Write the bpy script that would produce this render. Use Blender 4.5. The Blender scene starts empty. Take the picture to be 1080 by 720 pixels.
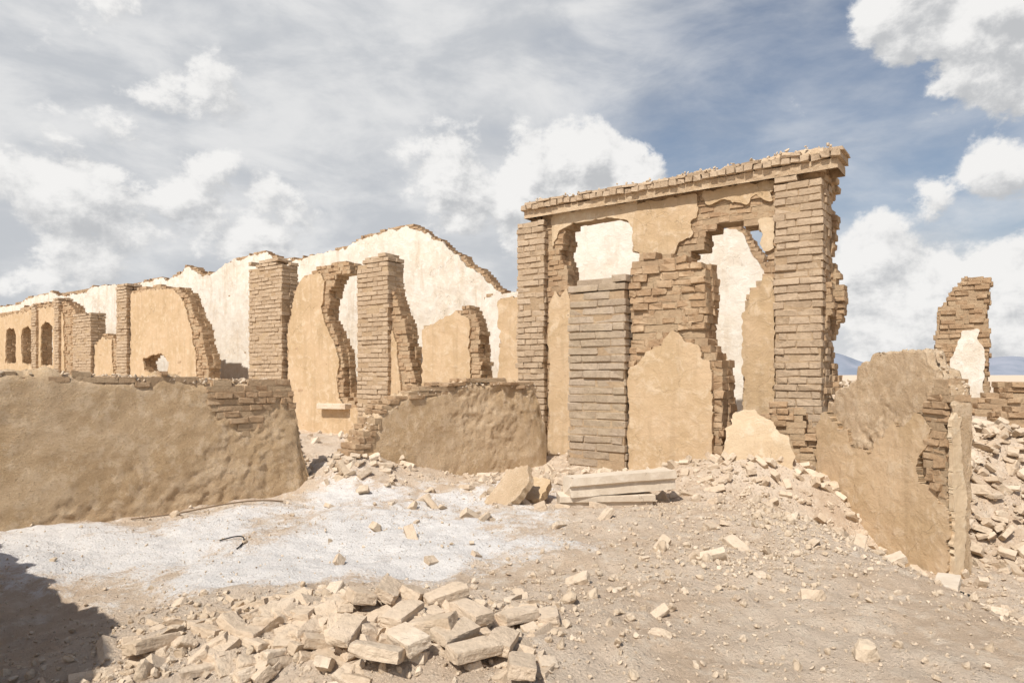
import bpy, bmesh, math, random
import numpy as np
from mathutils import Vector, Matrix
random.seed(7); RNG=np.random.default_rng(11)
scene=bpy.context.scene
H=1.6
SUN=Vector((-0.40,-0.70,1.00)).normalized()

# ------------------------------------------------------------ noise
TB=np.random.default_rng(3).uniform(-1,1,(64,64,64))
def n3(x,y,z=0.0):
    x=np.asarray(x,float);y=np.asarray(y,float);z=np.asarray(z,float)+np.zeros_like(x)
    xi=np.floor(x).astype(int);yi=np.floor(y).astype(int);zi=np.floor(z).astype(int)
    fx=x-xi;fy=y-yi;fz=z-zi
    fx=fx*fx*(3-2*fx);fy=fy*fy*(3-2*fy);fz=fz*fz*(3-2*fz)
    g=lambda a,b,c:TB[(xi+a)&63,(yi+b)&63,(zi+c)&63]
    c00=g(0,0,0)*(1-fx)+g(1,0,0)*fx;c10=g(0,1,0)*(1-fx)+g(1,1,0)*fx
    c01=g(0,0,1)*(1-fx)+g(1,0,1)*fx;c11=g(0,1,1)*(1-fx)+g(1,1,1)*fx
    return (c00*(1-fy)+c10*fy)*(1-fz)+(c01*(1-fy)+c11*fy)*fz
def fbm(x,y,z=0.0,o=4,g=.5):
    s=0;a=1;t=0
    for i in range(o):
        f=2.03**i
        s=s+a*n3(np.asarray(x)*f+i*7.3,np.asarray(y)*f+i*3.1,np.asarray(z)*f+i*5.7);t+=a;a*=g
    return s/t*1.6
def ss(t):
    t=np.clip(t,0,1);return t*t*(3-2*t)

# ------------------------------------------------------------ terrain
BUMPS=[(-1.0,4.05,1.35,.75,.20),(-3.3,4.5,.9,.8,-.22),(1.9,6.6,1.9,1.5,.14),(2.9,9.7,1.1,.7,.38),(1.0,10.7,.8,.6,.10),
 (0.2,9.6,.7,.5,.12),(-2.35,9.9,.8,.7,.45),(-1.5,10.3,1.0,.5,.15),(3.7,9.3,.7,.6,.25),(2.4,12.6,1.4,.9,.4),(-1.8,7.6,1.4,1.0,.06),(-5,14,2.5,2,.4),(6.2,12,1.6,1.0,.35)]
def hgt(x,y):
    x=np.asarray(x,float);y=np.asarray(y,float)
    r=np.hypot(x,y)
    z=.045*fbm(x*.5,y*.5,1.0)+.04*fbm(x*1.7,y*1.7,2.0)+.030*fbm(x*5,y*5,3.0,5,.6)
    z=z+ss((r-30)/60)*.5*fbm(x*.03,y*.03,4.0)
    for cx,cy,rx,ry,h in BUMPS:
        z=z+h*np.exp(-((x-cx)/rx)**2-((y-cy)/ry)**2)
    z=z-.68*ss((x-2.9)/1.8)*ss((y-2.5)/2.5)*(1-ss((y-8.0)/1.6))
    z=z+.75*ss((x-4.95)/.6)*ss((y-7.4)/2.4)*(1-ss((y-13)/4))
    return z
def lime(x,y):
    v=0
    for cx,cy,rx,ry,h in [(-.75,6.3,.9,.9,1.6),(-1.7,6.0,1.1,.6,.95),(-3.3,6.3,1.9,.9,1.1),(-5.2,6.6,1.6,1.1,1.1),(-1.6,8.6,1.5,.9,1.0),(-.3,8.9,1.2,.8,1.0),(-2.8,7.3,1.6,.8,.85),(.0,7.4,.9,.7,.6),(-2.2,5.3,1.0,.4,.65),(.5,6.0,.5,.4,.4)]:
        v=v+h*np.exp(-((x-cx)/rx)**2-((y-cy)/ry)**2)
    return np.clip(v*(.9+.55*fbm(x*1.3,y*1.3,9.0)) ,0,1.4)

# ------------------------------------------------------------ materials
def new_mat(name):
    m=bpy.data.materials.new(name);m.use_nodes=True
    nt=m.node_tree;nt.nodes.clear()
    out=nt.nodes.new('ShaderNodeOutputMaterial');b=nt.nodes.new('ShaderNodeBsdfPrincipled')
    b.inputs['Roughness'].default_value=1
    b.inputs['Specular IOR Level'].default_value=.05
    nt.links.new(b.outputs[0],out.inputs[0])
    return m,nt,b
def N(nt,t,**k):
    n=nt.nodes.new(t)
    for a,v in k.items():
        if a=='inp':
            for i,w in v.items():
                if hasattr(w,'links'): nt.links.new(w,n.inputs[i])
                else: n.inputs[i].default_value=w
        else:setattr(n,a,v)
    return n
def noise(nt,vec,sc,det=4,rough=.6,dist=0):
    return N(nt,'ShaderNodeTexNoise',inp={'Vector':vec,'Scale':sc,'Detail':det,'Roughness':rough,'Distortion':dist}).outputs['Fac']
def ramp(nt,fac,lo,hi,a=0.,b=1.):
    return N(nt,'ShaderNodeMapRange',interpolation_type='SMOOTHSTEP',inp={'Value':fac,'From Min':lo,'From Max':hi,'To Min':a,'To Max':b}).outputs[0]
def math_(nt,op,a,b=0.0,c=0.0):
    n=nt.nodes.new('ShaderNodeMath');n.operation=op
    for i,w in enumerate((a,b,c)):
        if isinstance(w,(int,float)):n.inputs[i].default_value=w
        else:nt.links.new(w,n.inputs[i])
    return n.outputs[0]
def mix(nt,fac,a,b,mode='MIX'):
    n=nt.nodes.new('ShaderNodeMix');n.data_type='RGBA';n.blend_type=mode
    for i,w in ((0,fac),(6,a),(7,b)):
        if isinstance(w,(int,float)):n.inputs[i].default_value=w
        elif isinstance(w,tuple):n.inputs[i].default_value=(*w,1)
        else:nt.links.new(w,n.inputs[i])
    return n.outputs[2]
def bump(nt,b,h,dist,strength=1.0,prev=None):
    n=N(nt,'ShaderNodeBump',inp={'Height':h,'Distance':dist,'Strength':strength})
    if prev is not None:nt.links.new(prev,n.inputs['Normal'])
    nt.links.new(n.outputs[0],b.inputs['Normal']);return n.outputs[0]
def pos(nt):
    return N(nt,'ShaderNodeNewGeometry').outputs['Position']

def mat_brick(name,c1,c2,c3,fine=.005,dirt=None,dk=.4):
    m,nt,b=new_mat(name);p=pos(nt)
    t=N(nt,'ShaderNodeAttribute',attribute_name='tint').outputs['Fac']
    n20=noise(nt,p,20,5,.68)
    col=mix(nt,t,c1,c2)
    col=mix(nt,ramp(nt,noise(nt,p,1.6,4),.42,.62),col,c3)
    col=mix(nt,ramp(nt,n20,.45,.7,0,dk),col,tuple(x*.6 for x in c1))
    if dirt:col=mix(nt,ramp(nt,noise(nt,p,4,6,.68),.49,.62,0,.7),col,dirt)
    nt.links.new(col,b.inputs['Base Color'])
    q=bump(nt,b,n20,.020,.9)
    bump(nt,b,noise(nt,p,95,4,.75),fine,1,q)
    return m
def mat_plaster(name,c1,c2,c3,stain,stainamt=.5,bs=1.,sx=5.):
    m,nt,b=new_mat(name);p=pos(nt)
    n1=noise(nt,p,1.1,5,.62);n2=noise(nt,p,5,7,.7,.4)
    col=mix(nt,ramp(nt,n1,.38,.62),c1,c2)
    col=mix(nt,ramp(nt,n2,.48,.66,0,.9),col,c3)
    mp=N(nt,'ShaderNodeMapping',inp={'Vector':p,'Scale':(sx,sx,.5)})
    st=noise(nt,mp.outputs[0],1.3,6,.65,.3)
    col=mix(nt,ramp(nt,st,.50,.68,0,stainamt),col,stain)
    sp=noise(nt,p,30,6,.78)
    col=mix(nt,ramp(nt,sp,.53,.70,0,.5),col,stain)
    wv=N(nt,'ShaderNodeVectorMath',operation='ADD',inp={0:p})
    nn=N(nt,'ShaderNodeTexNoise',inp={'Vector':p,'Scale':3.0,'Detail':4.})
    sc_=N(nt,'ShaderNodeVectorMath',operation='SCALE',inp={0:nn.outputs['Color'],'Scale':.5})
    nt.links.new(sc_.outputs[0],wv.inputs[1])
    vo=N(nt,'ShaderNodeTexVoronoi',feature='DISTANCE_TO_EDGE',inp={'Scale':1.3,'Vector':wv.outputs[0]})
    crack=math_(nt,'MULTIPLY',ramp(nt,vo.outputs[0],.0,.006,1,0),ramp(nt,n1,.50,.58))
    col=mix(nt,math_(nt,'MULTIPLY',crack,.7),col,tuple(x*.4 for x in stain))
    nt.links.new(col,b.inputs['Base Color'])
    q=bump(nt,b,n2,.03*bs,.85)
    bump(nt,b,sp,.007*bs,1,q)
    return m
def mat_mud(name,c1,c2,c3,bs=1.):
    m,nt,b=new_mat(name);p=pos(nt)
    n2=noise(nt,p,6,7,.72);n4=noise(nt,p,38,6,.8)
    col=mix(nt,ramp(nt,noise(nt,p,.9,5,.6),.40,.60),c1,c2)
    col=mix(nt,ramp(nt,n2,.46,.62,0,.9),col,c3)
    col=mix(nt,ramp(nt,n4,.52,.66,0,.5),col,tuple(x*.52 for x in c1))
    mp=N(nt,'ShaderNodeMapping',inp={'Vector':p,'Scale':(60,60,130),'Rotation':(.5,.4,.2)})
    col=mix(nt,ramp(nt,noise(nt,mp.outputs[0],1,2,.6),.60,.66,0,.6),col,tuple(min(.72,x*1.4) for x in c2))
    nt.links.new(col,b.inputs['Base Color'])
    q=bump(nt,b,n2,.022*bs,.8)
    q=bump(nt,b,n4,.022*bs,1,q)
    return m

M_PIL=mat_brick('weathered_brick',(.40,.295,.195),(.51,.395,.28),(.46,.345,.235),dirt=(.52,.40,.275),dk=.4)
M_PILG=mat_brick('grey_brick',(.36,.28,.20),(.45,.36,.27),(.40,.315,.22),dirt=(.47,.375,.27),dk=.4)
M_BRK=mat_brick('mud_brick',(.36,.235,.14),(.47,.33,.205),(.42,.285,.17),.007,dirt=(.52,.385,.25))
M_MOR=mat_brick('mud_mortar',(.38,.265,.165),(.45,.33,.21),(.47,.35,.225),.007)
M_RUB=mat_brick('rubble_brick',(.50,.39,.275),(.68,.57,.44),(.58,.46,.335),.003,dirt=(.61,.49,.365))
M_STN=mat_brick('rubble_stone',(.50,.39,.275),(.68,.57,.44),(.57,.46,.335),.003)
M_PLT=mat_plaster('tan_plaster',(.56,.41,.26),(.50,.36,.215),(.61,.475,.325),(.40,.285,.17),.4)
M_PLY=mat_plaster('cream_plaster',(.61,.475,.32),(.56,.42,.27),(.66,.55,.40),(.44,.33,.21),.4)
M_WHT=mat_plaster('white_plaster',(.76,.70,.605),(.70,.62,.51),(.80,.75,.67),(.55,.44,.31),.45,1.,2.2)
M_MUD=mat_mud('mud_render',(.50,.35,.205),(.58,.425,.27),(.64,.49,.33))
M_MUD2=mat_mud('dry_mud',(.51,.37,.235),(.58,.43,.285),(.63,.49,.34))
M_BLK=mat_plaster('pale_slab',(.63,.54,.425),(.57,.475,.365),(.69,.60,.485),(.46,.37,.27),.3,.5)

def mat_ground():
    m,nt,b=new_mat('dusty_ground');p=pos(nt)
    L=N(nt,'ShaderNodeAttribute',attribute_name='lime').outputs['Fac']
    n1=noise(nt,p,.8,5,.6);n2=noise(nt,p,6,7,.72);n3_=noise(nt,p,48,6,.78)
    col=mix(nt,ramp(nt,n1,.40,.60),(.60,.46,.33),(.68,.55,.42))
    col=mix(nt,ramp(nt,n2,.46,.64,0,.85),col,(.73,.61,.475))
    col=mix(nt,ramp(nt,n3_,.53,.69,0,.45),col,(.45,.335,.235))
    v=math_(nt,'ADD',L,math_(nt,'MULTIPLY',math_(nt,'SUBTRACT',n2,.5),2.2))
    v=math_(nt,'ADD',v,math_(nt,'MULTIPLY',math_(nt,'SUBTRACT',n3_,.5),1.2))
    v=math_(nt,'ADD',v,math_(nt,'MULTIPLY',math_(nt,'SUBTRACT',noise(nt,p,2.2,5,.6),.5),1.6))
    col=mix(nt,ramp(nt,v,.34,1.10,0,.92),col,(.84,.805,.76))
    vo=N(nt,'ShaderNodeTexVoronoi',feature='F1',inp={'Vector':p,'Scale':34.,'Randomness':1.})
    vc=N(nt,'ShaderNodeSeparateColor',inp={0:vo.outputs['Color']}).outputs[0]
    peb=math_(nt,'MULTIPLY',ramp(nt,vo.outputs['Distance'],.1,.42,1,0),ramp(nt,vc,.40,.6))
    peb=math_(nt,'MULTIPLY',peb,ramp(nt,n1,.38,.55))
    col=mix(nt,math_(nt,'MULTIPLY',peb,.45),col,(.73,.62,.49))
    nt.links.new(col,b.inputs['Base Color'])
    q=bump(nt,b,n2,.05,.8)
    q=bump(nt,b,n3_,.014,.9,q)
    bump(nt,b,peb,.012,1,q)
    return m
M_GND=mat_ground()
m,nt,b=new_mat('haze_tinted_rock');p=pos(nt)
nt.links.new(mix(nt,ramp(nt,noise(nt,p,.006,8,.65),.35,.65),(.22,.25,.30),(.30,.32,.37)),b.inputs['Base Color']);M_HILL=m  # bluish grey is aerial haze painted into the hills' base colour
m,nt,b=new_mat('dark_metal');b.inputs['Base Color'].default_value=(.03,.027,.025,1);b.inputs['Roughness'].default_value=.6;M_DRK=m
m,nt,b=new_mat('dry_wood');p=pos(nt)
nt.links.new(mix(nt,noise(nt,p,30,5),(.16,.11,.07),(.28,.2,.13)),b.inputs['Base Color']);M_WOOD=m

# ------------------------------------------------------------ mesh tools
class Acc:
    def __init__(s): s.v=[];s.f=[];s.a=[];s.n=0
    def add(s,v,faces,tint=.5):
        v=np.asarray(v,float);s.v.append(v)
        for F in faces:
            F=np.asarray(F,int)
            if len(F):s.f.append(F+s.n)
        s.a.append(np.zeros(len(v))+tint);s.n+=len(v)
    def inst(s,T,Ms,P,tint,jit=0.):
        tv,tf=T;k=len(P)
        if k==0:return
        v=np.einsum('kij,vj->kvi',Ms,tv)+P[:,None,:]
        if jit:v=v+RNG.normal(0,jit,v.shape)
        off=(np.arange(k)*len(tv))[:,None,None]
        fs=[(F[None]+off).reshape(-1,F.shape[1]) for F in tf if len(F)]
        s.add(v.reshape(-1,3),fs,0);s.a[-1]=np.repeat(tint,len(tv))
    def obj(s,name,mat,parent=None,smooth=False,attr='tint'):
        if not s.v:return None
        me=bpy.data.meshes.new(name);v=np.concatenate(s.v)
        me.vertices.add(len(v));me.vertices.foreach_set('co',v.ravel())
        loops=np.concatenate([F.ravel() for F in s.f]);tot=np.concatenate([np.full(len(F),F.shape[1]) for F in s.f])
        st=np.concatenate([[0],np.cumsum(tot)[:-1]])
        me.loops.add(len(loops));me.loops.foreach_set('vertex_index',loops)
        me.polygons.add(len(tot));me.polygons.foreach_set('loop_start',st);me.polygons.foreach_set('loop_total',tot)
        me.polygons.foreach_set('use_smooth',np.full(len(tot),bool(smooth)))
        me.update(calc_edges=True)
        at=me.attributes.new(attr,'FLOAT','POINT');at.data.foreach_set('value',np.concatenate(s.a).astype(np.float32))
        me.materials.append(mat)
        o=bpy.data.objects.new(name,me);scene.collection.objects.link(o)
        if parent:o.parent=parent
        return o
def tmpl(bm):
    bm.verts.index_update();bm.verts.ensure_lookup_table()
    v=np.array([x.co[:] for x in bm.verts])
    d={}
    for f in bm.faces:d.setdefault(len(f.verts),[]).append([q.index for q in f.verts])
    bm.free();return v,[np.array(x) for x in d.values()]
def t_box(bev):
    bm=bmesh.new();bmesh.ops.create_cube(bm,size=1)
    if bev:bmesh.ops.bevel(bm,geom=bm.edges[:],offset=bev,segments=1,affect='EDGES')
    return tmpl(bm)
BOX=t_box(0);BOXB=t_box(.05)
def clip(v,k,dmin,dmax,rng):
    for i in range(k):
        n=rng.normal(size=3);n/=np.linalg.norm(n)
        ext=(v@n).max();d=ext*rng.uniform(dmin,dmax)
        o=np.clip(v@n-d,0,None);v=v-o[:,None]*n
    return v
def t_brick(seed,broken=False):
    rng=np.random.default_rng(seed)
    bm=bmesh.new();bmesh.ops.create_cube(bm,size=1)
    bmesh.ops.subdivide_edges(bm,edges=bm.edges[:],cuts=6,use_grid_fill=True)
    for v in bm.verts:
        c=np.array(v.co)*1.0
        r=np.array([.015,.026,.04]);l=.5-r;q=np.clip(c,-l,l);d=(c-q)/r;L=np.linalg.norm(d)
        if L>1e-6:v.co=Vector(q+d/L*r)
    v,f=tmpl(bm)
    v=clip(v,6,.80,.97,rng)
    if broken:
        n=np.array([1,rng.normal()*.5,rng.normal()*.5]);n/=np.linalg.norm(n)
        o=np.clip(v@n-rng.uniform(-.05,.2),0,None);v=v-o[:,None]*n*rng.uniform(.85,1)
    v=v+np.stack([fbm(v[:,0]*4+seed,v[:,1]*4,v[:,2]*4+j*9,3,.6) for j in range(3)],1)*np.array([.014,.02,.035])
    return v,f
BRICKS=[t_brick(i,i%3==2) for i in range(12)]
def t_stone(seed,sub=2):
    rng=np.random.default_rng(100+seed)
    bm=bmesh.new();bmesh.ops.create_icosphere(bm,subdivisions=sub,radius=.5)
    v,f=tmpl(bm);v=v*rng.uniform(.6,1.1,3);v=clip(v,9,.45,.8,rng)
    v=v+np.stack([fbm(v[:,0]*4+seed,v[:,1]*4,v[:,2]*4+j*9,2) for j in range(3)],1)*.04
    return v,f
STONES=[t_stone(i) for i in range(8)];PEBS=[t_stone(i+20,1) for i in range(8)]
def rotm(k,tilt,rng=RNG):
    az=rng.uniform(0,2*np.pi,k);tx=rng.normal(0,tilt,k);ty=rng.normal(0,tilt,k)
    R=np.zeros((k,3,3))
    for i in range(k):R[i]=np.array((Matrix.Rotation(tx[i],3,'X')@Matrix.Rotation(ty[i],3,'Y')@Matrix.Rotation(az[i],3,'Z')))
    return R
def scatter(acc,temps,P,sizes,tilt,jit=0):
    k=len(P);R=rotm(k,tilt);Ms=R*sizes[:,None,:];idx=RNG.integers(0,len(temps),k);tint=RNG.uniform(0,1,k)
    for i,T in enumerate(temps):
        s=idx==i
        acc.inst(T,Ms[s],P[s],tint[s],jit)

class Plane:
    def __init__(s,ax,ay,ux,uy):
        l=math.hypot(ux,uy);s.A=np.array([ax,ay]);s.u=np.array([ux,uy])/l;s.n=np.array([-s.u[1],s.u[0]])
    def sz(s,px,py):
        # survey of the wall plane from the station point (0,0,H)
        k=(px-540)/720.;t=(k*s.A[1]-s.A[0])/(s.u[0]-k*s.u[1]);y=s.A[1]+t*s.u[1]
        return (t,-.6 if py==999 else H-(py-395)/720.*y)
    def poly(s,pts):return np.array([s.sz(*p) for p in pts])
    def xyz(s,t,w,z):
        t,w,z=np.broadcast_arrays(np.asarray(t,float),np.asarray(w,float),np.asarray(z,float))
        return np.stack([s.A[0]+t*s.u[0]+w*s.n[0],s.A[1]+t*s.u[1]+w*s.n[1],z],-1)
    def mat(s):return np.array([[s.u[0],s.n[0],0],[s.u[1],s.n[1],0],[0,0,1.]])
def inside(P,x,y):
    x,y=np.broadcast_arrays(x,y)
    r=np.zeros(x.shape,bool);j=len(P)-1
    for i in range(len(P)):
        xi,yi=P[i];xj,yj=P[j]
        if yi!=yj:
            r^=((yi>y)!=(yj>y))&(x<(xj-xi)*(y-yi)/(yj-yi)+xi)
        j=i
    return r
def brickwork(B,Mo,pl,poly,w0,w1,L=.3,Hc=.12,rag=.08,holes=(),nw=None,jit=.012,gap=.012,rec=.008,T=None,z0=-.6,bj=.005,drop=0.,hz=.012):
    T=T or BOXB
    poly=np.asarray(poly);smin,smax=poly[:,0].min()-.3,poly[:,0].max()+.3;zmax=poly[:,1].max()+.2
    nw=nw or max(1,int(round((w1-w0)/.22)));dw=(w1-w0)/nw
    fm=pl.mat();ds=.02;sg=np.arange(smin,smax,ds)
    cs=[];zc_=[];wc=[];ln=[];dp=[];hh=[];mc=[];ml=[]
    for k in range(nw):
        z=z0;r=0
        while z<zmax:
            hc=Hc*random.uniform(.88,1.12) if nw==1 else Hc
            zc=z+hc/2
            a=(fbm(sg*1.8+k*3,sg*0+z*1.8,k*2.0,3)+.7*fbm(sg*.01+z*31.7+k*5,sg*0+z*17.3,k*3.+.5,2))*rag
            b=fbm(sg*2.3+40,sg*0+z*2.3,k*3.0,4,.6)*rag*1.2
            mk=inside(poly,sg+a,zc+b)
            for h in holes:mk&=~inside(h,sg+a*.5,zc+b*.5)
            d=np.diff(np.concatenate([[0],mk.astype(int),[0]]));st=np.where(d==1)[0];en=np.where(d==-1)[0]
            for i0,i1 in zip(st,en):
                a0=smin+i0*ds;a1=smin+i1*ds
                if a1-a0<.05:continue
                mc.append(((a0+a1)/2,zc,k));ml.append((a1-a0-.02,hc))
                j=a0;nx=(math.floor(a0/L)+((r+k)%2)*.5)*L
                while nx<=a0+.06:nx+=L*random.uniform(.85,1.12)
                while j<a1-.03:
                    e=min(nx,a1)
                    if a1-e<.05:e=a1
                    if not(drop and random.random()<drop*(1 if k==0 else .3)):
                        cs.append((j+e)/2);ln.append(e-j-gap*.8);zc_.append(zc+gap/2+random.gauss(0,.003));hh.append((hc-gap)*random.uniform(.86,1.04))
                        wc.append(w0+dw*(k+.5)+(random.gauss(0,jit) if k in(0,nw-1) else 0));dp.append(dw-.004)
                    j=e;nx=e+L*random.uniform(.82,1.1)
            z+=hc;r+=1
    n=len(cs)
    if n==0:return
    rz=RNG.normal(0,.03,n);rx=RNG.normal(0,.02,n);c,si=np.cos(rz),np.sin(rz)
    R=np.zeros((n,3,3));R[:,0,0]=c;R[:,0,1]=-si;R[:,1,0]=si;R[:,1,1]=c;R[:,2,2]=1;R[:,2,0]=rx*.8
    S=np.stack([ln,dp,hh],1)
    B.inst(T,np.einsum('ij,kjl->kil',fm,R)*S[:,None,:],pl.xyz(cs,wc,zc_),RNG.uniform(0,1,n),bj)
    for (mcs,zc,k),(mln,hc) in zip(mc,ml):
        a0=w0+dw*k+(rec if k==0 else 0);a1=w0+dw*(k+1)-(rec if k==nw-1 else 0)
        q=max(1,int(mln/.35));e=np.linspace(mcs-mln/2,mcs+mln/2,q+1)
        P=pl.xyz((e[:-1]+e[1:])/2,(a0+a1)/2,zc-.004)
        Mo.inst(BOX,np.repeat((fm*np.array([mln/q,a1-a0-.003,hc-.004]))[None],q,0),P,RNG.uniform(0,1,q),.004)
def slab(A,pl,poly,w0,w1,holes=(),amp=.035,step=.03,seed=0,und=.012,f=4.):
    poly=np.asarray(poly,float);pad=.1+amp*2
    s=np.arange(poly[:,0].min()-pad,poly[:,0].max()+pad,step);z=np.arange(poly[:,1].min()-pad,poly[:,1].max()+pad,step)
    S,Zz=np.meshgrid((s[:-1]+s[1:])/2,(z[:-1]+z[1:])/2)
    dx=fbm(S*f+seed,Zz*f,seed*1.7,5,.7)*amp;dy=fbm(S*f+50,Zz*f+seed,seed*2.3,5,.7)*amp
    M=inside(poly,S+dx,Zz+dy)
    for h in holes:M&=~inside(np.asarray(h),S+dx,Zz+dy)
    if not M.any():return
    nz,ns=M.shape;vid=np.arange((nz+1)*(ns+1)).reshape(nz+1,ns+1)
    q=np.stack([vid[:-1,:-1],vid[:-1,1:],vid[1:,1:],vid[1:,:-1]],-1)[M]
    Mp=np.pad(M,1)
    hb=Mp[:-1,1:-1]^Mp[1:,1:-1];vb=Mp[1:-1,:-1]^Mp[1:-1,1:]
    e=np.concatenate([np.stack([vid[:,:-1],vid[:,1:]],-1)[hb],np.stack([vid[:-1],vid[1:]],-1)[vb]])
    VS,VZ=np.meshgrid(s,z);P=np.stack([VS.ravel(),VZ.ravel()],1)
    for it in range(2):
        sm=np.zeros_like(P);ct=np.zeros(len(P))
        for a,b in ((0,1),(1,0)):
            np.add.at(sm,e[:,a],P[e[:,b]]);np.add.at(ct,e[:,a],1)
        k=ct>0;P[k]=P[k]*.45+.55*sm[k]/ct[k][:,None]
    used,inv=np.unique(q,return_inverse=True);q=inv.reshape(q.shape);Pu=P[used]
    mp=np.full(len(P),-1);mp[used]=np.arange(len(used));e=mp[e]
    w=w0+und*fbm(Pu[:,0]*1.3,Pu[:,1]*1.3,seed+.3,3)+.004*fbm(Pu[:,0]*9,Pu[:,1]*9,seed+.3,3)
    f_=pl.xyz(Pu[:,0],w,Pu[:,1])
    A.add(f_,[q])
    ev,inv=np.unique(e,return_inverse=True);ee=inv.reshape(e.shape);m=len(ev)
    A.add(np.concatenate([f_[ev],pl.xyz(Pu[ev,0],w1,Pu[ev,1])]),[np.stack([ee[:,0],ee[:,1],ee[:,1]+m,ee[:,0]+m],1)])
def empty(name):
    e=bpy.data.objects.new(name,None);scene.collection.objects.link(e);return e
def mudwall(A,pl,s0,s1,hf,thick,ds=.03,nz=60,amp=.03,batter=.12,seed=0,bot=-.6,rnd=.05,fine=.008,hn=.05,hb=0.,fo=3,topn=.045):
    s=np.arange(s0,s1+ds,ds);ns=len(s);h=hf(s)
    h=h+fbm(s*3,s*0,seed,6,.7)*hn
    if hb:h=h+hb*np.round(2.2*n3(s*4.5,s*0,seed+.7))/2.2
    prof=[];nt_=14
    for j in range(nz):prof.append((0,j/(nz-1),0))
    for j in range(1,nt_):prof.append((j/nt_,1,1))
    for j in range(nz//2,-1,-1):prof.append((1,j/(nz//2),2))
    V=[]
    for (w,v,kind) in prof:
        z=bot+(h-bot)*v
        edge=np.clip(1-(h-z)/.10,0,1)**2
        wi=w*thick
        wi=wi+np.where(w<.5,1,-1)*edge*rnd*(1 if kind!=1 else (1-2*min(w,1-w)))
        wi=wi-(batter*(1-v) if w==0 else 0)
        big=fbm(s*1.1,z*1.1+w*4,seed+.5,4,.55)
        rg=ss((fbm(s*.8,z*.8+w*3,seed+5.5,3)+.25)*1.5)   # patches where the render has crumbled
        d=big*amp+fbm(s*11,z*11+w*4,seed+.9,fo,.7)*fine*(.4+1.3*rg)-rg*.02*ss((h-z)/.2)
        wi=wi-(d if w<.5 else -d)
        zz=z+(fbm(s*7,s*0+w*7,seed+3,4)*topn if kind==1 else 0)
        V.append(pl.xyz(s+fbm(s*2,z*2,seed+8,3)*.02,wi,zz))
    V=np.array(V);m=len(prof)
    idx=np.arange(m*ns).reshape(m,ns)
    q=np.stack([idx[:-1,:-1],idx[:-1,1:],idx[1:,1:],idx[1:,:-1]],-1).reshape(-1,4)
    A.add(V.reshape(-1,3),[q])
    for col in (0,ns-1):
        ring=V[:,col];c=ring.mean(0);mm=len(ring);i=np.arange(mm);j=(i+1)%mm
        A.add(np.concatenate([ring,[c]]),[np.stack([i,j,np.full(mm,mm)],1)])

# ------------------------------------------------------------ ground
def axis(lo,hi,step,far):
    c=list(np.arange(lo,hi,step));d=step;x=hi
    while x<far:c.append(x);d*=1.13;x+=d
    c.append(far);d=step;x=lo-step;pre=[]
    while x>-far:pre.append(x);d*=1.13;x-=d
    pre.append(-far);return np.array(pre[::-1]+c)
gx=axis(-6.5,7.5,.033,6000);gy=axis(2.2,12.5,.033,6000)
X,Y=np.meshgrid(gx,gy);Z=hgt(X,Y)
G=Acc();idx=np.arange(X.size).reshape(X.shape)
G.add(np.stack([X,Y,Z],-1).reshape(-1,3),[np.stack([idx[:-1,:-1],idx[:-1,1:],idx[1:,1:],idx[1:,:-1]],-1).reshape(-1,4)])
G.a[-1]=lime(X,Y).ravel()
G.obj('ground',M_GND,smooth=True,attr='lime')

# hills
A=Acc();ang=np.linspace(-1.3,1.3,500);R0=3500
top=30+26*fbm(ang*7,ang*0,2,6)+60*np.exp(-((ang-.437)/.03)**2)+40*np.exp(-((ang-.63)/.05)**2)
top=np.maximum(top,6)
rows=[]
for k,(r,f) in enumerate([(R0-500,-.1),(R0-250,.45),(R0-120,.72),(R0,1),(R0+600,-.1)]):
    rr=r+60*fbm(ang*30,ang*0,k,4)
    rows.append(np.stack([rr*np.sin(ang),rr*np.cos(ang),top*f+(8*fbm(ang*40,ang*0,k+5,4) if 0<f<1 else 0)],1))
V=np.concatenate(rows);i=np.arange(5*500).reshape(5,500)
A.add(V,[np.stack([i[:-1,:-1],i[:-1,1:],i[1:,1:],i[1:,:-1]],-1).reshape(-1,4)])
A.obj('hills',M_HILL,smooth=True)

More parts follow.
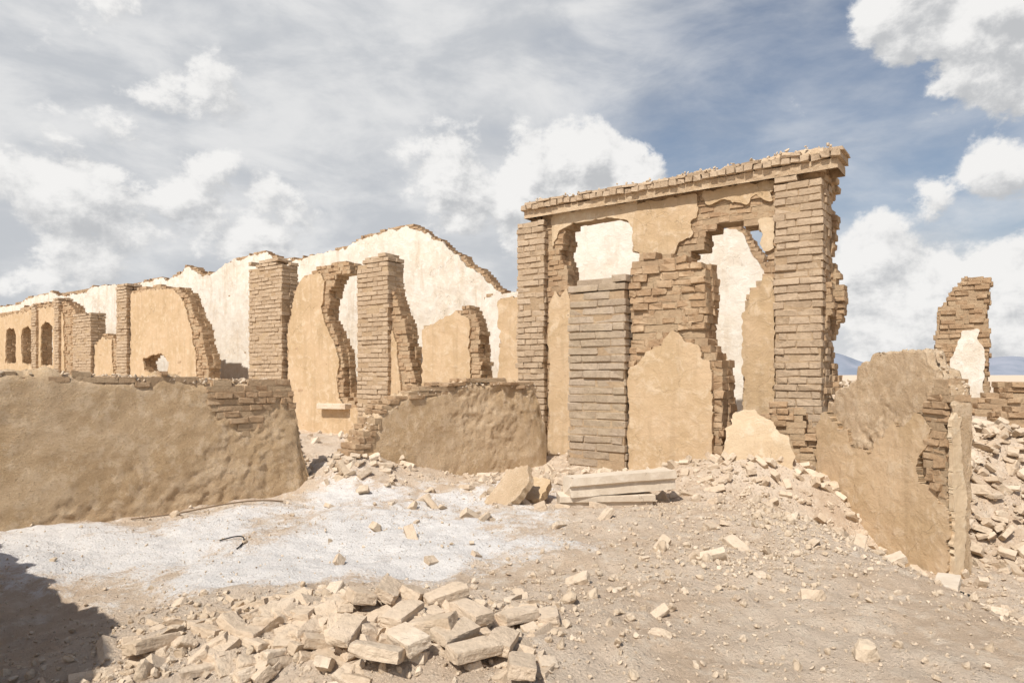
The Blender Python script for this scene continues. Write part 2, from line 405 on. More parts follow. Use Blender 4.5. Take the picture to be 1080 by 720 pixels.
U=(.807,-.59);NB=np.array([.59,.807])
def off(p,d):return (p[0]+NB[0]*d,p[1]+NB[1]*d)
A0=(.4,13.5)
F=Plane(*A0,*U);Lp=Plane(*off(A0,1.0),*U);Mp=Plane(*off(A0,3.5),*U);Gp=Plane(1.57,11.3,*U)
def pil(pl,B,Mo,x0,x1,ytop,wf,wb,L=.34,Hc=.115,chip=.09):
    s0,_=pl.sz(x0,395);s1,_=pl.sz(x1,395);_,zt=pl.sz((x0+x1)/2,ytop)
    n=max(1,round((s1-s0)/L));Lr=(s1-s0)/n
    nw=max(1,round((wb-wf)/.25));dw=(wb-wf)/nw;fm=pl.mat()
    z=-.6;r=0
    while z<zt:
        hc=Hc*random.uniform(.92,1.08);tfrac=(zt-z)/Hc;r+=1
        for kk in range(nw):
            edges=[s0+Lr*i for i in range(n+1)] if (r+kk)%2==0 else [s0]+[s0+Lr*(i+.5) for i in range(n)]+[s1]
            edges=[edges[0]]+[x+random.gauss(0,.025) for x in edges[1:-1]]+[edges[-1]]
            rowj=random.gauss(0,.007)
            for a,b_ in zip(edges[:-1],edges[1:]):
                if tfrac<4 and random.random()<.4-.1*tfrac:continue
                jw=rowj+random.gauss(0,.008)+(.03 if random.random()<.05 else 0);g=.018
                ea=random.gauss(.004,.012) if a==s0 else 0;eb=random.gauss(-.004,.012) if b_==s1 else 0
                if a==s0 and random.random()<chip:ea+=random.uniform(.03,.08)
                if b_==s1 and random.random()<chip:eb-=random.uniform(.03,.08)
                c=pl.xyz((a+b_)/2+(ea+eb)/2,wf+dw*(kk+.5)+jw,z+hc/2+g/2)
                R=np.array(Matrix.Rotation(random.gauss(0,.014),3,'Z')@Matrix.Rotation(random.gauss(0,.012),3,'Y'))
                B.inst(BOXB,(fm@R*np.array([b_-a-.006+eb-ea,dw-.004,(hc-g)*random.uniform(.92,1.03)]))[None],np.array([c]),np.array([random.random()]),.005)
        c=pl.xyz((s0+s1)/2,(wf+wb)/2,z+hc/2-.004)
        if tfrac>2:Mo.inst(BOX,(fm*np.array([s1-s0-.05,wb-wf-.04,hc-.003]))[None],np.array([c]),np.array([.5]),0)
        z+=hc

# ------------------------------------------------------------ gatehouse
gate=empty('ruined_gatehouse')
B=Acc();Mo=Acc();P=Acc();PL=Acc();PB=Acc();PY=Acc()
f1=F.poly([(572,999),(572,227),(603,224),(600,236),(592,244),(595,256),(590,268),(598,285),(598,300),(606,312),(605,999)])
brickwork(B,Mo,F,f1,0,.45,rag=.04,L=.24,Hc=.1)
f2=F.poly([(572,221),(822,176),(868,170),(868,999),(783,999),(783,330),(786,308),(800,296),(808,276),(803,262),(808,250),(799,238),(789,240),(778,231),(757,234),(753,241),(742,243),(741,262),(735,266),(722,272),(690,272),(676,268),(664,264),(666,250),(665,240),(662,231),(640,229),(628,230),(612,232),(600,234),(594,236)])
brickwork(B,Mo,F,f2,0,.45,rag=.04,L=.24,Hc=.1)
slab(P,F,F.poly([(580,999),(580,322),(586,308),(592,314),(598,305),(604,320),(604,999)]),-.045,.01,seed=1,amp=.05)
slab(P,F,F.poly([(674,215),(737,204),(738,222),(731,236),(730,250),(716,257),(712,270),(694,268),(686,272),(670,266),(668,240)]),-.045,.01,seed=2,amp=.06,f=6)
slab(PY,F,F.poly([(582,226),(673,212),(674,240),(666,240),(660,231),(640,231),(612,234),(600,237),(592,242),(584,262)]),-.04,.01,seed=3,amp=.04,f=6)
slab(P,F,F.poly([(741,203),(815,190),(816,214),(800,206),(790,216),(765,212),(748,218)]),-.04,.01,seed=4,amp=.06,f=6)
slab(P,F,F.poly([(784,999),(784,330),(790,324),(791,308),(803,304),(805,292),(817,290),(817,999)]),-.045,.01,seed=5,amp=.05,f=6)
slab(PY,F,F.poly([(800,232),(817,228),(817,262),(806,265)]),-.04,.01,seed=6,amp=.06,f=6)
pil(F,PL,Mo,549,578,232,-.14,.30)
pil(F,PB,Mo,819,870,182,-.16,.50)
s_=F.sz(868,395)[0]
f3=np.array([(s_-.35,-.6),(s_-.35,4.7),(s_+.06,4.7),(s_-.03,4.3),(s_+.08,3.9),(s_-.08,3.5),(s_+.02,3.1),(s_+.12,2.6),(s_-.06,2.2),(s_+.04,1.6),(s_+.02,1.1),(s_+.2,.6),(s_+.3,-.6)])
brickwork(B,Mo,F,f3,.5,1.0,rag=.14,L=.22,Hc=.095,jit=.03)
f3b=f3.copy();f3b[:,0]-=.05
brickwork(B,Mo,F,f3b,.02,.5,rag=.09,L=.22,Hc=.1)
s0=F.sz(560,395)[0]-.05;s1=F.sz(882,395)[0]+.04
C=Acc();fm=F.mat()
def course(acc,a,b,w0,w1,z,h,wd,skip=0.,jt=.012):
    s=np.arange(a,b,wd)+wd/2;n=len(s);k=RNG.uniform(0,1,n)>=skip;s=s[k];n=len(s)
    Pp=F.xyz(s,(w0+w1)/2+RNG.normal(0,jt,n),z+h/2+RNG.normal(0,.005,n)+.014*np.sin(s*1.7)-.01)
    Ms=np.repeat((fm*np.array([wd-.009,w1-w0,h-.006]))[None],n,0);acc.inst(BOXB,Ms,Pp,RNG.uniform(0,1,n),.007)
course(C,s0-.03,s1+.03,-.25,.40,4.81,.10,.14,.02)
course(C,s0+.05,s1-.02,-.24,.36,4.91,.05,.30,.12)
C.obj('cornice',M_PIL,gate)
# plastered lintel beam
A=Acc();Fb=Plane(*F.xyz(0,-.18,0)[:2],*U)
mudwall(A,Fb,s0,s1,lambda s:4.80+0*s,.60,nz=14,amp=.012,batter=0,seed=21,bot=4.655,fine=.008,hn=.01,rnd=.0,topn=.0)
A.obj('lintel_beam',M_MUD2,gate,smooth=True)
A=Acc();Ft=Plane(*F.xyz(0,-.12,0)[:2],*U)
mudwall(A,Ft,s0+.15,s1-.18,lambda s:4.96+.02*np.sin(s*2.3)+.10*ss((s-4.2)/.6)*ss((s1-s)/.4),.42,nz=8,amp=.03,batter=0,seed=4,bot=4.92,fine=.03,hn=.06)
k=260;sr=RNG.uniform(s0,s1-.1,k)
R_=Acc();scatter(R_,STONES,F.xyz(sr,RNG.uniform(-.2,.25,k),4.97+RNG.uniform(-.02,.03,k)+.07*ss((sr-4.4)/.8)),RNG.uniform(.03,.10,(k,3)),1.)
A.obj('roof_mud',M_MUD2,gate,smooth=True);R_.obj('roof_debris',M_STN,gate)
B.obj('mud_brick_wall',M_BRK,gate);P.obj('tan_plaster',M_PLT,gate,True);PY.obj('cream_plaster',M_PLY,gate,True)
PL.obj('left_pillar',M_PIL,gate);PB.obj('right_pillar',M_PIL,gate);Mo.obj('mortar',M_MOR,gate)

# ------------------------------------------------------------ front wall stub with pillar
fw=empty('broken_brick_wall');B=Acc();Mo=Acc();P=Acc();PP=Acc()
pil(Gp,PP,Mo,604,664,297,-.16,.5,L=.45,Hc=.13)
g1=Gp.poly([(663,999),(664,290),(666,272),(680,268),(700,270),(722,274),(745,280),(747,325),(743,350),(750,372),(762,382),(764,999)])
brickwork(B,Mo,Gp,g1,0,.5,rag=.03,L=.26,Hc=.115,jit=.024,bj=.010,drop=.03,rec=.012)
t_=Gp.sz(756,395)[0]
g2=np.array([(t_-1.0,-.6),(t_-1.0,1.55),(t_-.3,1.8),(t_-.02,1.75),(t_+.0,1.2),(t_+.06,.6),(t_+.12,-.6)])
brickwork(B,Mo,Gp,g2,.5,.95,rag=.08,L=.26,Hc=.115)
slab(P,Gp,Gp.poly([(665,999),(665,388),(676,384),(684,370),(700,364),(710,350),(722,357),(736,364),(741,374),(753,380),(752,999)]),-.085,.01,seed=8,amp=.06,f=5)
PP.obj('pillar',M_PILG,fw);B.obj('wall_core',M_BRK,fw);P.obj('plaster',M_PLT,fw,True);Mo.obj('mortar',M_MOR,fw)

# ------------------------------------------------------------ left long building
hb=empty('ruined_adobe_building');B=Acc();Mo=Acc();P=Acc();PP=Acc();W=Acc()
def piece(poly,plast,holes=(),seed=0,th=.42,T=None):
    hp=[Lp.poly(h) for h in holes]
    brickwork(B,Mo,Lp,Lp.poly(poly),0,th,rag=.07,holes=hp,L=.24,Hc=.1,T=T,jit=.02)
    if plast:slab(P,Lp,Lp.poly(plast),-.05,.01,holes=hp,seed=seed,amp=.10,step=.035,f=4)
piece([(529,999),(528,314),(550,311),(556,999)],[(528,999),(528,316),(550,312),(556,999)],seed=1)
piece([(447,999),(447,345),(458,341),(465,335),(478,331),(485,325),(493,322),(501,335),(506,350),(507,400),(510,999)],[(447,999),(447,347),(466,337),(484,328),(496,335),(497,400),(499,999)],seed=2)
piece([(398,999),(398,296),(412,298),(420,320),(428,350),(432,378),(438,400),(440,999)],[(400,999),(400,325),(411,330),(420,362),(423,410),(425,999)],seed=3)
piece([(304,999),(304,340),(311,308),(322,290),(340,279),(369,276),(370,288),(354,292),(347,308),(344,335),(352,350),(362,372),(363,415),(374,425),(386,428),(386,999)],
      [(305,999),(306,345),(312,310),(322,293),(340,286),(344,300),(341,330),(350,352),(358,370),(358,420),(370,430),(386,431),(386,999)],seed=4)
piece([(138,999),(138,306),(160,302),(178,304),(188,302),(198,312),(203,330),(212,345),(214,362),(220,385),(221,999)],[(139,999),(139,309),(160,305),(184,305),(196,318),(202,345),(208,375),(211,999)],
      holes=[[(152,380),(160,373),(172,373),(180,382),(178,393),(165,395),(154,390)]],seed=5)
piece([(100,999),(101,362),(110,353),(120,356),(126,368),(127,999)],[(100,999),(101,364),(110,355),(119,358),(124,999)],seed=6)
def arch(x0,x1,yt,yb):
    c=(x0+x1)/2;r=(x1-x0)/2
    return [(x0,yb),(x0,yt+r)]+[(c-r*math.cos(t),yt+r-r*1.2*math.sin(t)) for t in np.linspace(.3,math.pi-.3,6)]+[(x1,yt+r),(x1,yb)]
ar=[arch(44,57,341,385),arch(24,35,345,384),arch(7,18,347,383),arch(-9,0,350,382),arch(-25,-17,352,381)]
piece([(-60,999),(-60,350),(0,331),(30,323),(62,315),(76,322),(82,334),(82,999)],[(-60,999),(-60,354),(0,335),(30,328),(60,322),(68,330),(70,999)],holes=ar,seed=7)
piece([(-60,999),(-60,402),(125,404),(300,412),(306,999)],[(-60,999),(-60,402),(125,405),(300,414),(306,999)],seed=8)
for x0,x1,yt in ((381,414,271),(267,302,277),(127,138,300),(81,100,331),(61,66,317),(37,42,324)):
    pil(Lp,PP,Mo,x0,x1,yt,-.16,.42)
A=Acc();s0=Lp.sz(341,425)[0];s1=Lp.sz(371,425)[0];z=Lp.sz(356,428)[1]
A.inst(BOXB,(Lp.mat()*np.array([s1-s0,.3,.14]))[None],np.array([Lp.xyz((s0+s1)/2,-.1,z)]),np.array([.9]),.008);A.obj('window_sill',M_RUB,hb)
topl=[(-60,345),(0,323),(20,321),(30,314),(55,307),(62,312),(90,308),(98,302),(122,299),(136,303),(150,297),(170,292),(178,294),(190,287),(196,281),(206,283),(214,290),(228,287),(240,277),(262,269),(278,265),(296,273),(318,272),(345,266),(368,258),(392,247),(412,241),(432,238),(448,243),(460,252),(468,254),(476,264),(484,266),(500,283),(508,287),(520,300),(536,309),(552,306),(575,270),(598,225),(665,228),(700,250),(735,250),(758,241),(777,236),(787,250),(800,270),(812,295),(822,350),(826,999)]
mt=Mp.poly([(-60,999)]+topl)
brickwork(B,Mo,Mp,mt,0,.3,rag=.07,L=.22,Hc=.08,nw=1,T=BOX,jit=.008,drop=.0)
wt=mt.copy();wt[1:-1,1]-=.06;wt[-1,0]-=.06
slab(W,Mp,wt,-.04,.01,seed=11,amp=.13,step=.045,und=.025,f=3)
Bk=Plane(*off(A0,7.0),*U)
bk=Bk.poly([(-60,999),(-60,340),(0,326),(40,312),(80,307),(120,303),(150,305),(170,999)])
brickwork(B,Mo,Bk,bk,0,.4,rag=.05,T=BOX,nw=1)
B.obj('mud_brick_walls',M_BRK,hb);Mo.obj('mortar',M_MOR,hb);P.obj('tan_plaster',M_PLT,hb,True);PP.obj('brick_pilasters',M_PIL,hb);W.obj('white_plaster',M_WHT,hb,True)

# ------------------------------------------------------------ low mud wall
lw=empty('low_mud_wall');Wp=Plane(.5,12.1,.757,.653)
pts=Wp.poly([(0,391),(60,392),(120,394),(215,399),(300,400),(312,425),(318,462),(328,500),(345,510),(356,498),(372,478),(388,452),(400,436),(440,413),(500,403),(545,403),(566,406),(574,440)])
sx=np.concatenate([[-13],pts[:,0]]);sz=np.concatenate([[1.65],pts[:,1]])
A=Acc();mudwall(A,Wp,-11,Wp.sz(573,400)[0],lambda s:np.interp(s,sx,sz)-.03,.5,ds=.022,nz=95,amp=.045,batter=.16,seed=1,fine=.010,hn=.09)
A.obj('mud_core',M_MUD,lw,smooth=True)
B=Acc();Mo=Acc()
brickwork(B,Mo,Wp,Wp.poly([(226,438),(216,402),(300,401),(309,420),(313,432),(290,426),(276,450),(258,456),(244,440)]),-.035,.3,rag=.07,L=.19,Hc=.08,z0=.5,jit=.012,nw=2,rec=.004)
brickwork(B,Mo,Wp,Wp.poly([(396,438),(400,428),(440,408),(500,401),(560,401),(568,412),(500,406),(440,418)]),-.0,.42,rag=.05,L=.24,Hc=.065,z0=.5,jit=.02,nw=2,drop=.45)
brickwork(B,Mo,Wp,Wp.poly([(-20,401),(-20,391),(100,393),(216,398),(216,410),(160,408),(100,402)]),.0,.42,rag=.07,L=.22,Hc=.065,z0=.6,jit=.02,nw=2,drop=.4)
brickwork(B,Mo,Wp,Wp.poly([(350,505),(370,472),(388,445),(400,440),(392,470),(372,500)]),-.04,.42,rag=.05,L=.24,Hc=.09,z0=-.2,jit=.02,nw=2,drop=.2)
B.obj('exposed_bricks',M_BRK,lw);Mo.obj('mortar',M_MOR,lw)
k=1600;sr=RNG.uniform(-11,0,k);R_=Acc()
scatter(R_,STONES,Wp.xyz(sr,RNG.uniform(.0,.45,k),np.interp(sr,sx,sz)-.04+RNG.uniform(-.03,.03,k)),RNG.uniform(.02,.09,(k,3)),1.)
R_.obj('top_debris',M_STN,lw)

# ------------------------------------------------------------ tall wall outside the frame to the left
tw=Plane(-6.2,5.1,3.5,-3.4)
A=Acc();mudwall(A,tw,0,4.5,lambda s:np.interp(s,[0,.4,2.2,3.4,4.2,4.5],[1.6,1.95,2.0,2.15,1.95,1.3]),.4,amp=.07,seed=6,hn=.15)
A.obj('tall_mud_wall',M_MUD,smooth=True)

# ------------------------------------------------------------ right wall
rw=empty('plastered_mud_wall');Rp=Plane(4.35,9.7,.252,-.968)
pts=Rp.poly([(862,470),(864,440),(871,436),(872,420),(879,418),(880,405),(893,403),(904,401),(906,388),(918,386),(922,375),(945,373),(966,371),(978,372),(981,388),(994,391),(998,404),(1003,408),(1006,425)])
A=Acc();mudwall(A,Rp,pts[0,0],pts[-1,0],lambda s:np.interp(s,pts[:,0],pts[:,1]),.24,ds=.016,nz=130,amp=.03,batter=.02,seed=12,bot=-1.2,rnd=.0,fine=.022,hn=.05,hb=.07,fo=4,topn=.02)
A.obj('mud_core',M_MUD2,rw,smooth=True)
P=Acc();slab(P,Rp,[(a,b if c!=999 else -1.2) for (a,b),c in [(Rp.sz(x,y),y) for x,y in [(865,999),(866,450),(872,430),(880,440),(888,452),(896,450),(903,474),(912,470),(922,480),(930,462),(938,460),(946,446),(955,449),(972,436),(984,450),(986,466),(976,478),(970,492),(974,505),(988,512),(990,524),(1001,530),(1003,548),(1004,999)]]],-.075,.05,seed=14,amp=.07,step=.016,f=6)
P.obj('plaster',M_PLT,rw,True)
B=Acc();Mo=Acc()
sE=Rp.sz(1004,395)[0]
brickwork(B,Mo,Rp,np.array([(sE-.24,.4),(sE-.34,.9),(sE-.30,1.3),(sE-.2,1.56),(sE-.06,1.5),(sE-.02,1.4),(sE,1.2),(sE+.0,.2),(sE-.15,.0)]),-.06,.24,rag=.06,L=.22,Hc=.085,z0=-.3,jit=.02,bj=.008)
B.obj('exposed_bricks',M_BRK,rw);Mo.obj('mortar',M_MOR,rw)
k=120;sr=RNG.uniform(pts[0,0],pts[-1,0],k);R_=Acc()
scatter(R_,STONES,Rp.xyz(sr,RNG.uniform(.02,.22,k),np.interp(sr,pts[:,0],pts[:,1])+RNG.uniform(-.03,.03,k)),RNG.uniform(.02,.10,(k,3)),1.)
R_.obj('top_debris',M_STN,rw)
Ep=Plane(*Rp.xyz(sE+.03,-.04,0)[:2],.968,.252)
P=Acc();slab(P,Ep,[(0,-1.2),(0,1.1),(.03,1.2),(.07,1.12),(.11,1.15),(.13,.8),(.16,.4),(.15,-1.2)],-.03,.03,seed=4,amp=.04,step=.015,f=6)
P.obj('end_plaster',M_PLY,rw,True)

# ------------------------------------------------------------ far right pillar ruin
fr=empty('ruined_brick_pier');Q=Plane(8.3,13.0,*U);B=Acc();Mo=Acc();P=Acc()
brickwork(B,Mo,Q,Q.poly([(986,999),(984,378),(989,325),(1003,303),(1018,291),(1041,290),(1045,318),(1040,345),(1042,999)]),0,.6,rag=.07,L=.22,Hc=.09,jit=.02)
slab(P,Q,Q.poly([(1004,999),(1004,374),(1012,362),(1015,352),(1030,346),(1037,370),(1038,999)]),-.05,.01,seed=3,amp=.07,f=5)
B.obj('brick_core',M_BRK,fr);Mo.obj('mortar',M_MOR,fr);P.obj('plaster',M_WHT,fr,True)
fr=empty('ruined_low_wall');B=Acc();Mo=Acc()
Q2=Plane(8.0,11.6,.95,-.25)
brickwork(B,Mo,Q2,Q2.poly([(1012,999),(1015,438),(1030,420),(1040,425),(1058,414),(1062,400),(1090,404),(1150,400),(1200,415),(1200,999)]),0,.5,rag=.1,L=.24,Hc=.09,jit=.03,drop=.05)
Q3=Plane(7.0,10.6,.95,-.25)
brickwork(B,Mo,Q3,Q3.poly([(1030,999),(1030,462),(1050,446),(1066,432),(1100,430),(1160,440),(1160,999)]),0,.4,rag=.12,L=.24,Hc=.09,jit=.03,drop=.08)
B.obj('brick_core',M_BRK,fr);Mo.obj('mortar',M_MOR,fr)

# ------------------------------------------------------------ debris
def onG(x,y,dz=0):return np.stack([x,y,hgt(x,y)+dz],1)
A=Acc();k=360
x=-1.0+RNG.normal(0,.74,k);y=3.95+RNG.normal(0,.40,k)
ok=(y>2.9)&(y<4.9)&(x>-2.4)&(x<.35);x=x[ok];y=y[ok];k=len(x)
core=np.exp(-((x+.95)/.8)**2-((y-3.9)/.45)**2)
sz_=np.stack([RNG.uniform(.06,.24,k),RNG.uniform(.07,.125,k),RNG.uniform(.045,.065,k)],1)
scatter(A,BRICKS,onG(x,y,-.018+core*RNG.uniform(0,.07,k)),sz_,.30)
hand=[(545,657,.02),(497,668,.05),(455,686,.06),(410,655,.05),(500,703,.05),(530,690,.02),(398,712,.08),(160,680,.0),(425,675,.07),(440,650,.03),(365,690,.1),(550,712,.0),(470,655,.03),(380,662,.06),(480,690,.03),(430,700,.05)]
hx=[];hy=[]
for px_,py_,dz in hand:
    d=1.6*720/(py_-395)*.93;hx.append((px_-540)/720*d);hy.append(d)
hx=np.array(hx);hy=np.array(hy);k=len(hx)
scatter(A,BRICKS[:2]+BRICKS[3:5]+BRICKS[6:8],onG(hx,hy,.05+.05*np.exp(-((hx+.95)/.8)**2)),np.tile([[.26,.135,.068]],(k,1)),.14)
A.obj('brick_rubble_heap',M_RUB)
A=Acc()
def cloud(n,cx,cy,rx,ry):
    return cx+RNG.normal(0,rx,n),cy+RNG.normal(0,ry,n)
parts=[cloud(130,2.9,9.6,.8,.45),cloud(60,.25,9.4,.5,.4),cloud(110,-2.3,9.9,.45,.4),cloud(520,6.2,9.3,.8,1.1),cloud(70,4.1,9.0,.4,.5),cloud(60,4.3,6.6,.7,.9),cloud(60,1.2,10.5,.6,.25),cloud(34,1.4,5.6,1.5,1.2),cloud(70,3.9,10.4,.5,.5),cloud(120,-4,14.6,2.5,1),cloud(80,2.2,12.6,.8,.6),cloud(25,-1.,8.2,1.2,.8)]
x=np.concatenate([p[0] for p in parts]);y=np.concatenate([p[1] for p in parts])
keep=~((x>4.15)&(x<5.2)&(y>7.4)&(y<9.8)&(x>4.3+(9.7-y)*.26)&(x<4.85+(9.7-y)*.26));x=x[keep];y=y[keep];k=len(x)
sc=RNG.uniform(.2,1.1,k)[:,None]
scatter(A,BRICKS,onG(x,y,.01)+np.stack([x*0,x*0,np.where((x>5.2)&(y>8),RNG.uniform(0,.1,k),0)],1),np.array([[.25,.13,.08]])*sc*RNG.uniform(.8,1.1,(k,3)),.5)
A.obj('fallen_bricks',M_RUB)
A=Acc()
def fld(n,smin,smax,temps,wfun,p=2.2,lift=.2):
    x=RNG.uniform(-6.5,7.5,n);y=RNG.uniform(2.6,12.5,n)
    w=wfun(x,y);kp=RNG.uniform(0,1,n)<w;x=x[kp];y=y[kp];k=len(x)
    s=smin+(smax-smin)*RNG.uniform(0,1,k)**p
    scatter(A,temps,onG(x,y,0)+np.stack([0*s,0*s,s*lift],1),s[:,None]*RNG.uniform(.7,1.2,(k,3)),1.2)
def dens(x,y):
    d=.28+.5*ss(fbm(x*.9,y*.9,6.)*.9+.3)
    d=d+.7*np.exp(-((x-3.4)/1.5)**2-((y-7.0)/1.9)**2)+.6*np.exp(-((x-.5)/2.2)**2-((y-10)/.8)**2)+.9*np.exp(-((x+1.)/1.4)**2-((y-4.1)/.75)**2)
    d=d+.6*np.exp(-((x-6)/1.3)**2-((y-9)/1.5)**2)+.5*np.exp(-((x-1.)/1)**2-((y-5.3)/1.3)**2)
    d=d*(1-.75*np.clip(lime(x,y),0,1));return d
fld(80000,.008,.035,PEBS,dens)
fld(24000,.03,.08,STONES,lambda x,y:dens(x,y)**1.8*.8,2.5)
fld(2000,.07,.18,STONES,lambda x,y:dens(x,y)**2.6*.45,2.2,.15)
A.obj('rubble_stones',M_STN)

def blockprof(acc,L,c,az,tilt,roll,sy=1,sz=1,seed=0):
    pr=np.array([(-.11,-.08),(.14,-.08),(.14,.08),(-.14,.08),(-.14,.015),(-.11,0)])*np.array([sy,sz])
    n=len(pr);K=40;xs=np.linspace(-L/2,L/2,K);V=[]
    for i,xx in enumerate(xs):
        for a,b in pr:
            e=1 if i in(0,K-1) else 0
            ch=max(0,fbm(xx*4+seed,a*3,b*3,3)-.35)*.06
            V.append([xx+fbm(a*9,b*9,xx*2+seed,2)*.04*e,a*(1-ch*3)+fbm(xx*5,a*9,b*9+seed,3)*.003,b*(1-ch*3)+fbm(xx*6,a*7,b*9+5+seed,3)*.003])
    V=np.array(V);idx=np.arange(K*n).reshape(K,n);r=np.roll(idx,-1,1)
    q=np.stack([idx[:-1],r[:-1],r[1:],idx[1:]],-1).reshape(-1,4)
    R=np.array(Matrix.Rotation(az,3,'Z')@Matrix.Rotation(tilt,3,'Y')@Matrix.Rotation(roll,3,'X'))
    V=V@R.T+np.array(c);acc.add(V,[q,np.array([idx[0],idx[-1]])])
zb=float(hgt(1.25,8.3))
for (L,c,az,ti,ro,sy,sz_2,sd) in ((1.12,(1.14,8.30,zb+.06),.08,.0,.04,1.1,1.05,0),(1.34,(1.32,8.34,zb+.27),.20,-.045,-.05,1.25,1.45,5)):
    A=Acc();blockprof(A,L,c,az,ti,ro,sy,sz_2,sd);A.obj('cornice_block',M_BLK)
def panel(name,pts,th,c,az,tilt,mat,roll=0,seed=0):
    pl=Plane(0,0,1,0);A=Acc();slab(A,pl,pts,-th/2,th/2,amp=.06,step=.02,seed=seed,und=.03,f=5)
    fv=A.v[0].copy();fv[:,1]=th/2;A.add(fv,[A.f[0]])
    R=np.array(Matrix.Rotation(az,3,'Z')@Matrix.Rotation(tilt,3,'X')@Matrix.Rotation(roll,3,'Y'))
    for i in range(len(A.v)):A.v[i]=A.v[i]@R.T+np.array(c)
    return A.obj(name,mat)
panel('fallen_wall_fragment',[(-.25,-.3),(.2,-.3),(.26,.2),(.05,.34),(-.2,.2)],.10,(-.02,8.35,float(hgt(-.02,8.3))+.16),-.9,-.6,M_MUD2,.2,2)
panel('fallen_wall_fragment',[(-.2,-.25),(.22,-.25),(.24,.2),(-.1,.28)],.1,(.24,8.6,float(hgt(.2,8.6))+.12),-.5,-1.1,M_PLT,-.1,5)
panel('fallen_wall_fragment',[(-.42,-.5),(.44,-.5),(.43,.08),(.30,.12),(.25,.30),(.05,.33),(-.05,.42),(-.28,.38),(-.34,.22),(-.42,.16)],.3,(3.42,9.55,float(hgt(3.42,9.5))+.2),-.35,-.12,M_PLY,0,7)
B=Acc();Mo=Acc();H2=Plane(3.75,9.95,.9,-.4)
brickwork(B,Mo,H2,np.array([(-.1,-.3),(-.1,.9),(.1,1.15),(.35,1.1),(.5,.9),(.65,.6),(.7,-.3)]),0,.4,rag=.12,L=.22,Hc=.09,jit=.03,drop=.08)
e=empty('brick_stub');B.obj('bricks',M_BRK,e);Mo.obj('mortar',M_MOR,e)
A=Acc();scatter(A,BRICKS[:1],onG(np.array([3.35]),np.array([5.25]),.02),np.array([[.34,.16,.06]]),.05);A.obj('stone_slab',M_BLK)
A=Acc();scatter(A,BRICKS[1:2],onG(np.array([4.25]),np.array([6.9]),.02),np.array([[.3,.14,.06]]),.05);A.obj('stone_slab',M_BLK)

def wire(name,pts,r,mat):
    cu=bpy.data.curves.new(name,'CURVE');cu.dimensions='3D';cu.bevel_depth=r;cu.bevel_resolution=2
    s=cu.splines.new('NURBS');s.points.add(len(pts)-1);s.use_endpoint_u=True;s.order_u=3
    for i,p in enumerate(pts):
        s.points[i].co=(p[0],p[1],float(hgt(p[0],p[1]))+(p[2] if len(p)>2 else .01),1)
    o=bpy.data.objects.new(name,cu);scene.collection.objects.link(o);cu.materials.append(mat)
wire('iron_hook',[(-2.72,6.35,.01),(-2.62,6.42,.03),(-2.5,6.38,.03),(-2.44,6.2,.01),(-2.46,6.1,.01)],.006,M_DRK)
wire('dry_branch',[(-4.3,7.7,.02),(-3.9,7.85,.03),(-3.4,8.0,.06),(-3.0,8.25,.05),(-2.8,8.35,.02)],.009,M_WOOD)
wire('black_cable',[(3.75,7.15,.03),(3.95,7.1,.05),(4.1,7.2,.04),(4.3,7.0,.05),(4.5,7.05,.05),(4.7,6.95,.03)],.018,M_DRK)
wire('black_cable',[(3.85,7.05,.03),(4.0,7.2,.06),(4.25,7.15,.04),(4.5,6.95,.05),(4.62,7.1,.05)],.015,M_DRK)

# ------------------------------------------------------------ camera, light, sky
cam=bpy.data.cameras.new('camera');co=bpy.data.objects.new('camera',cam);scene.collection.objects.link(co)
co.location=(0,0,H);co.rotation_euler=(math.radians(90),0,0);cam.lens=24;cam.sensor_width=36;cam.shift_y=35/1080
cam.clip_start=.05;cam.clip_end=20000;scene.camera=co
sl=bpy.data.lights.new('sun','SUN');sl.energy=5.0;sl.angle=math.radians(.5);sl.color=(1,.955,.89)
so=bpy.data.objects.new('sun',sl);scene.collection.objects.link(so);so.rotation_euler=SUN.to_track_quat('Z','Y').to_euler()
w=bpy.data.worlds.new('World');scene.world=w;w.use_nodes=True;nt=w.node_tree;nt.nodes.clear()
el=math.asin(SUN.z);az=math.atan2(SUN.x,SUN.y)
sky=nt.nodes.new('ShaderNodeTexSky');sky.sky_type='NISHITA';sky.sun_disc=False;sky.sun_elevation=el;sky.sun_rotation=az%(2*math.pi)
sky.air_density=1.0;sky.dust_density=1.5
def dirv(px,py):
    return Vector(((px-540)/720,1,(395-py)/720)).normalized()
BL=[(475,195,75,.85),(560,200,70,.95),(610,180,65,1.),(665,185,50,.98),(700,205,30,.6),(580,235,80,.8),
 (965,5,60,.95),(1045,35,95,.95),(1075,90,45,.75),(985,208,32,.6),(1068,180,50,.8),
 (915,285,65,.85),(980,325,80,.9),(1060,300,70,.85),(940,360,70,.8),(1050,360,70,.8),
 (100,190,100,.66),(200,205,80,.6),(60,280,90,.55),(200,85,100,.42),(120,50,90,.4),(290,250,90,.55)]
g=bpy.data.node_groups.new('cloud_density','ShaderNodeTree')
g.interface.new_socket('P',in_out='INPUT',socket_type='NodeSocketVector');g.interface.new_socket('D',in_out='OUTPUT',socket_type='NodeSocketFloat')
gi=g.nodes.new('NodeGroupInput');go=g.nodes.new('NodeGroupOutput');Pv=gi.outputs[0]
acc=None
for px_,py_,r,wt_ in BL:
    dn=N(g,'ShaderNodeVectorMath',operation='DISTANCE',inp={0:Pv,1:tuple(dirv(px_,py_))}).outputs['Value']
    v=ramp(g,dn,0,r*1.35/760,wt_,0)
    acc=v if acc is None else math_(g,'SMOOTH_MAX',acc,v,.12)
mp=N(g,'ShaderNodeMapping',inp={'Vector':Pv,'Scale':(1,1,1.35)}).outputs[0]
n1=noise(g,mp,9,9,.62,.1)
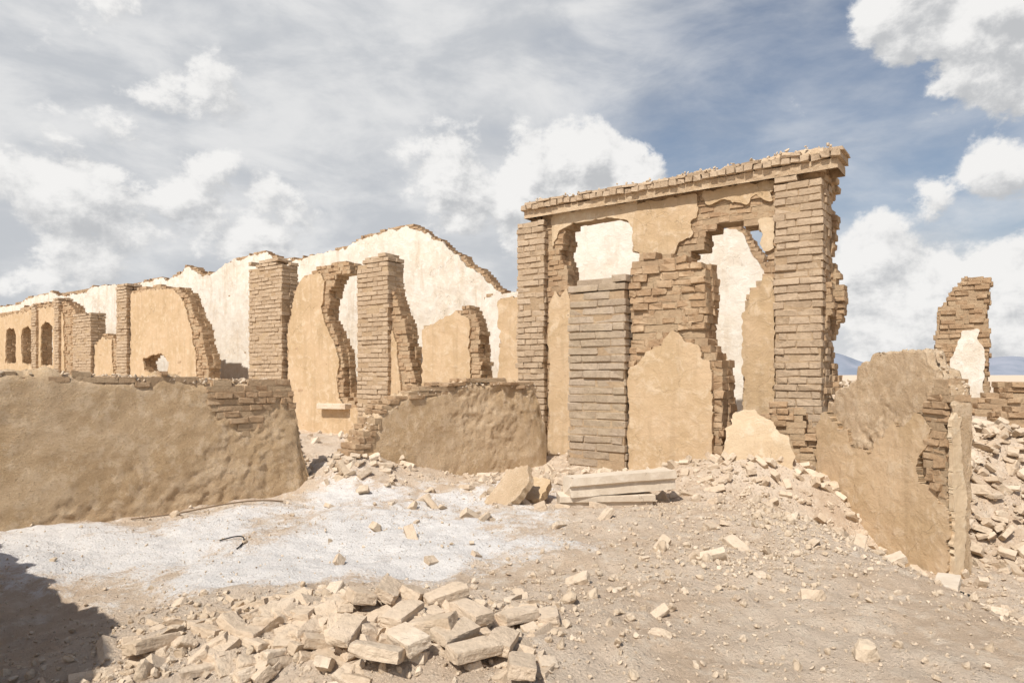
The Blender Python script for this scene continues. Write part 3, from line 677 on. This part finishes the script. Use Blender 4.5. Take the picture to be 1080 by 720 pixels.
d=math_(g,'MULTIPLY',math_(g,'SUBTRACT',n1,.5),math_(g,'ADD',1.3,math_(g,'MULTIPLY',acc,1.0)))
d=math_(g,'ADD',acc,d)
g.links.new(d,go.inputs[0])
tc=nt.nodes.new('ShaderNodeTexCoord').outputs['Generated']
def grp(v):
    n=nt.nodes.new('ShaderNodeGroup');n.node_tree=g;nt.links.new(v,n.inputs[0]);return n.outputs[0]
D1=grp(tc)
o2=N(nt,'ShaderNodeVectorMath',operation='ADD',inp={0:tc,1:(-.012,-.005,.020)}).outputs[0]
D2=grp(o2)
cum=ramp(nt,D1,.30,.50)
lit=ramp(nt,math_(nt,'SUBTRACT',D1,D2),-.30,.22)
ccol=mix(nt,lit,(.54,.55,.565),(.90,.89,.875))
mv=N(nt,'ShaderNodeMapping',inp={'Vector':tc,'Scale':(1.0,1.0,2.4),'Rotation':(0,.35,0)}).outputs[0]
vn=noise(nt,mv,2.6,7,.58,.6);vn3=noise(nt,mv,5.5,7,.58,.3)
dl=N(nt,'ShaderNodeVectorMath',operation='DISTANCE',inp={0:tc,1:tuple(dirv(60,150))}).outputs['Value']
lb=ramp(nt,dl,.25,.95,.85,0)
sep=N(nt,'ShaderNodeSeparateXYZ',inp={0:tc}).outputs['Z']
hz=ramp(nt,sep,0,.33,.55,0)
zen=ramp(nt,sep,.5,.85,0,-.5)
vv=math_(nt,'ADD',math_(nt,'ADD',vn,lb),math_(nt,'ADD',hz,zen));vv=math_(nt,'ADD',vv,math_(nt,'MULTIPLY',math_(nt,'SUBTRACT',vn3,.5),.5))
veil=ramp(nt,vv,.22,1.05,.05,.97)
vcol=mix(nt,ramp(nt,vn3,.36,.66),(.56,.58,.61),(.79,.79,.79))
b1=N(nt,'ShaderNodeBackground',inp={'Strength':.10});nt.links.new(sky.outputs[0],b1.inputs[0])
b2=N(nt,'ShaderNodeBackground',inp={'Strength':1.0});nt.links.new(vcol,b2.inputs[0])
b3=N(nt,'ShaderNodeBackground',inp={'Strength':1.0});nt.links.new(ccol,b3.inputs[0])
m1=nt.nodes.new('ShaderNodeMixShader');nt.links.new(veil,m1.inputs[0]);nt.links.new(b1.outputs[0],m1.inputs[1]);nt.links.new(b2.outputs[0],m1.inputs[2])
m2=nt.nodes.new('ShaderNodeMixShader');nt.links.new(cum,m2.inputs[0]);nt.links.new(m1.outputs[0],m2.inputs[1]);nt.links.new(b3.outputs[0],m2.inputs[2])
wo=nt.nodes.new('ShaderNodeOutputWorld');nt.links.new(m2.outputs[0],wo.inputs[0])
w.cycles.sampling_method='MANUAL';w.cycles.sample_map_resolution=256
scene.view_settings.view_transform='Standard';scene.view_settings.look='None';scene.view_settings.exposure=0
print('verts',sum(len(o.data.vertices) for o in bpy.data.objects if o.type=='MESH'))
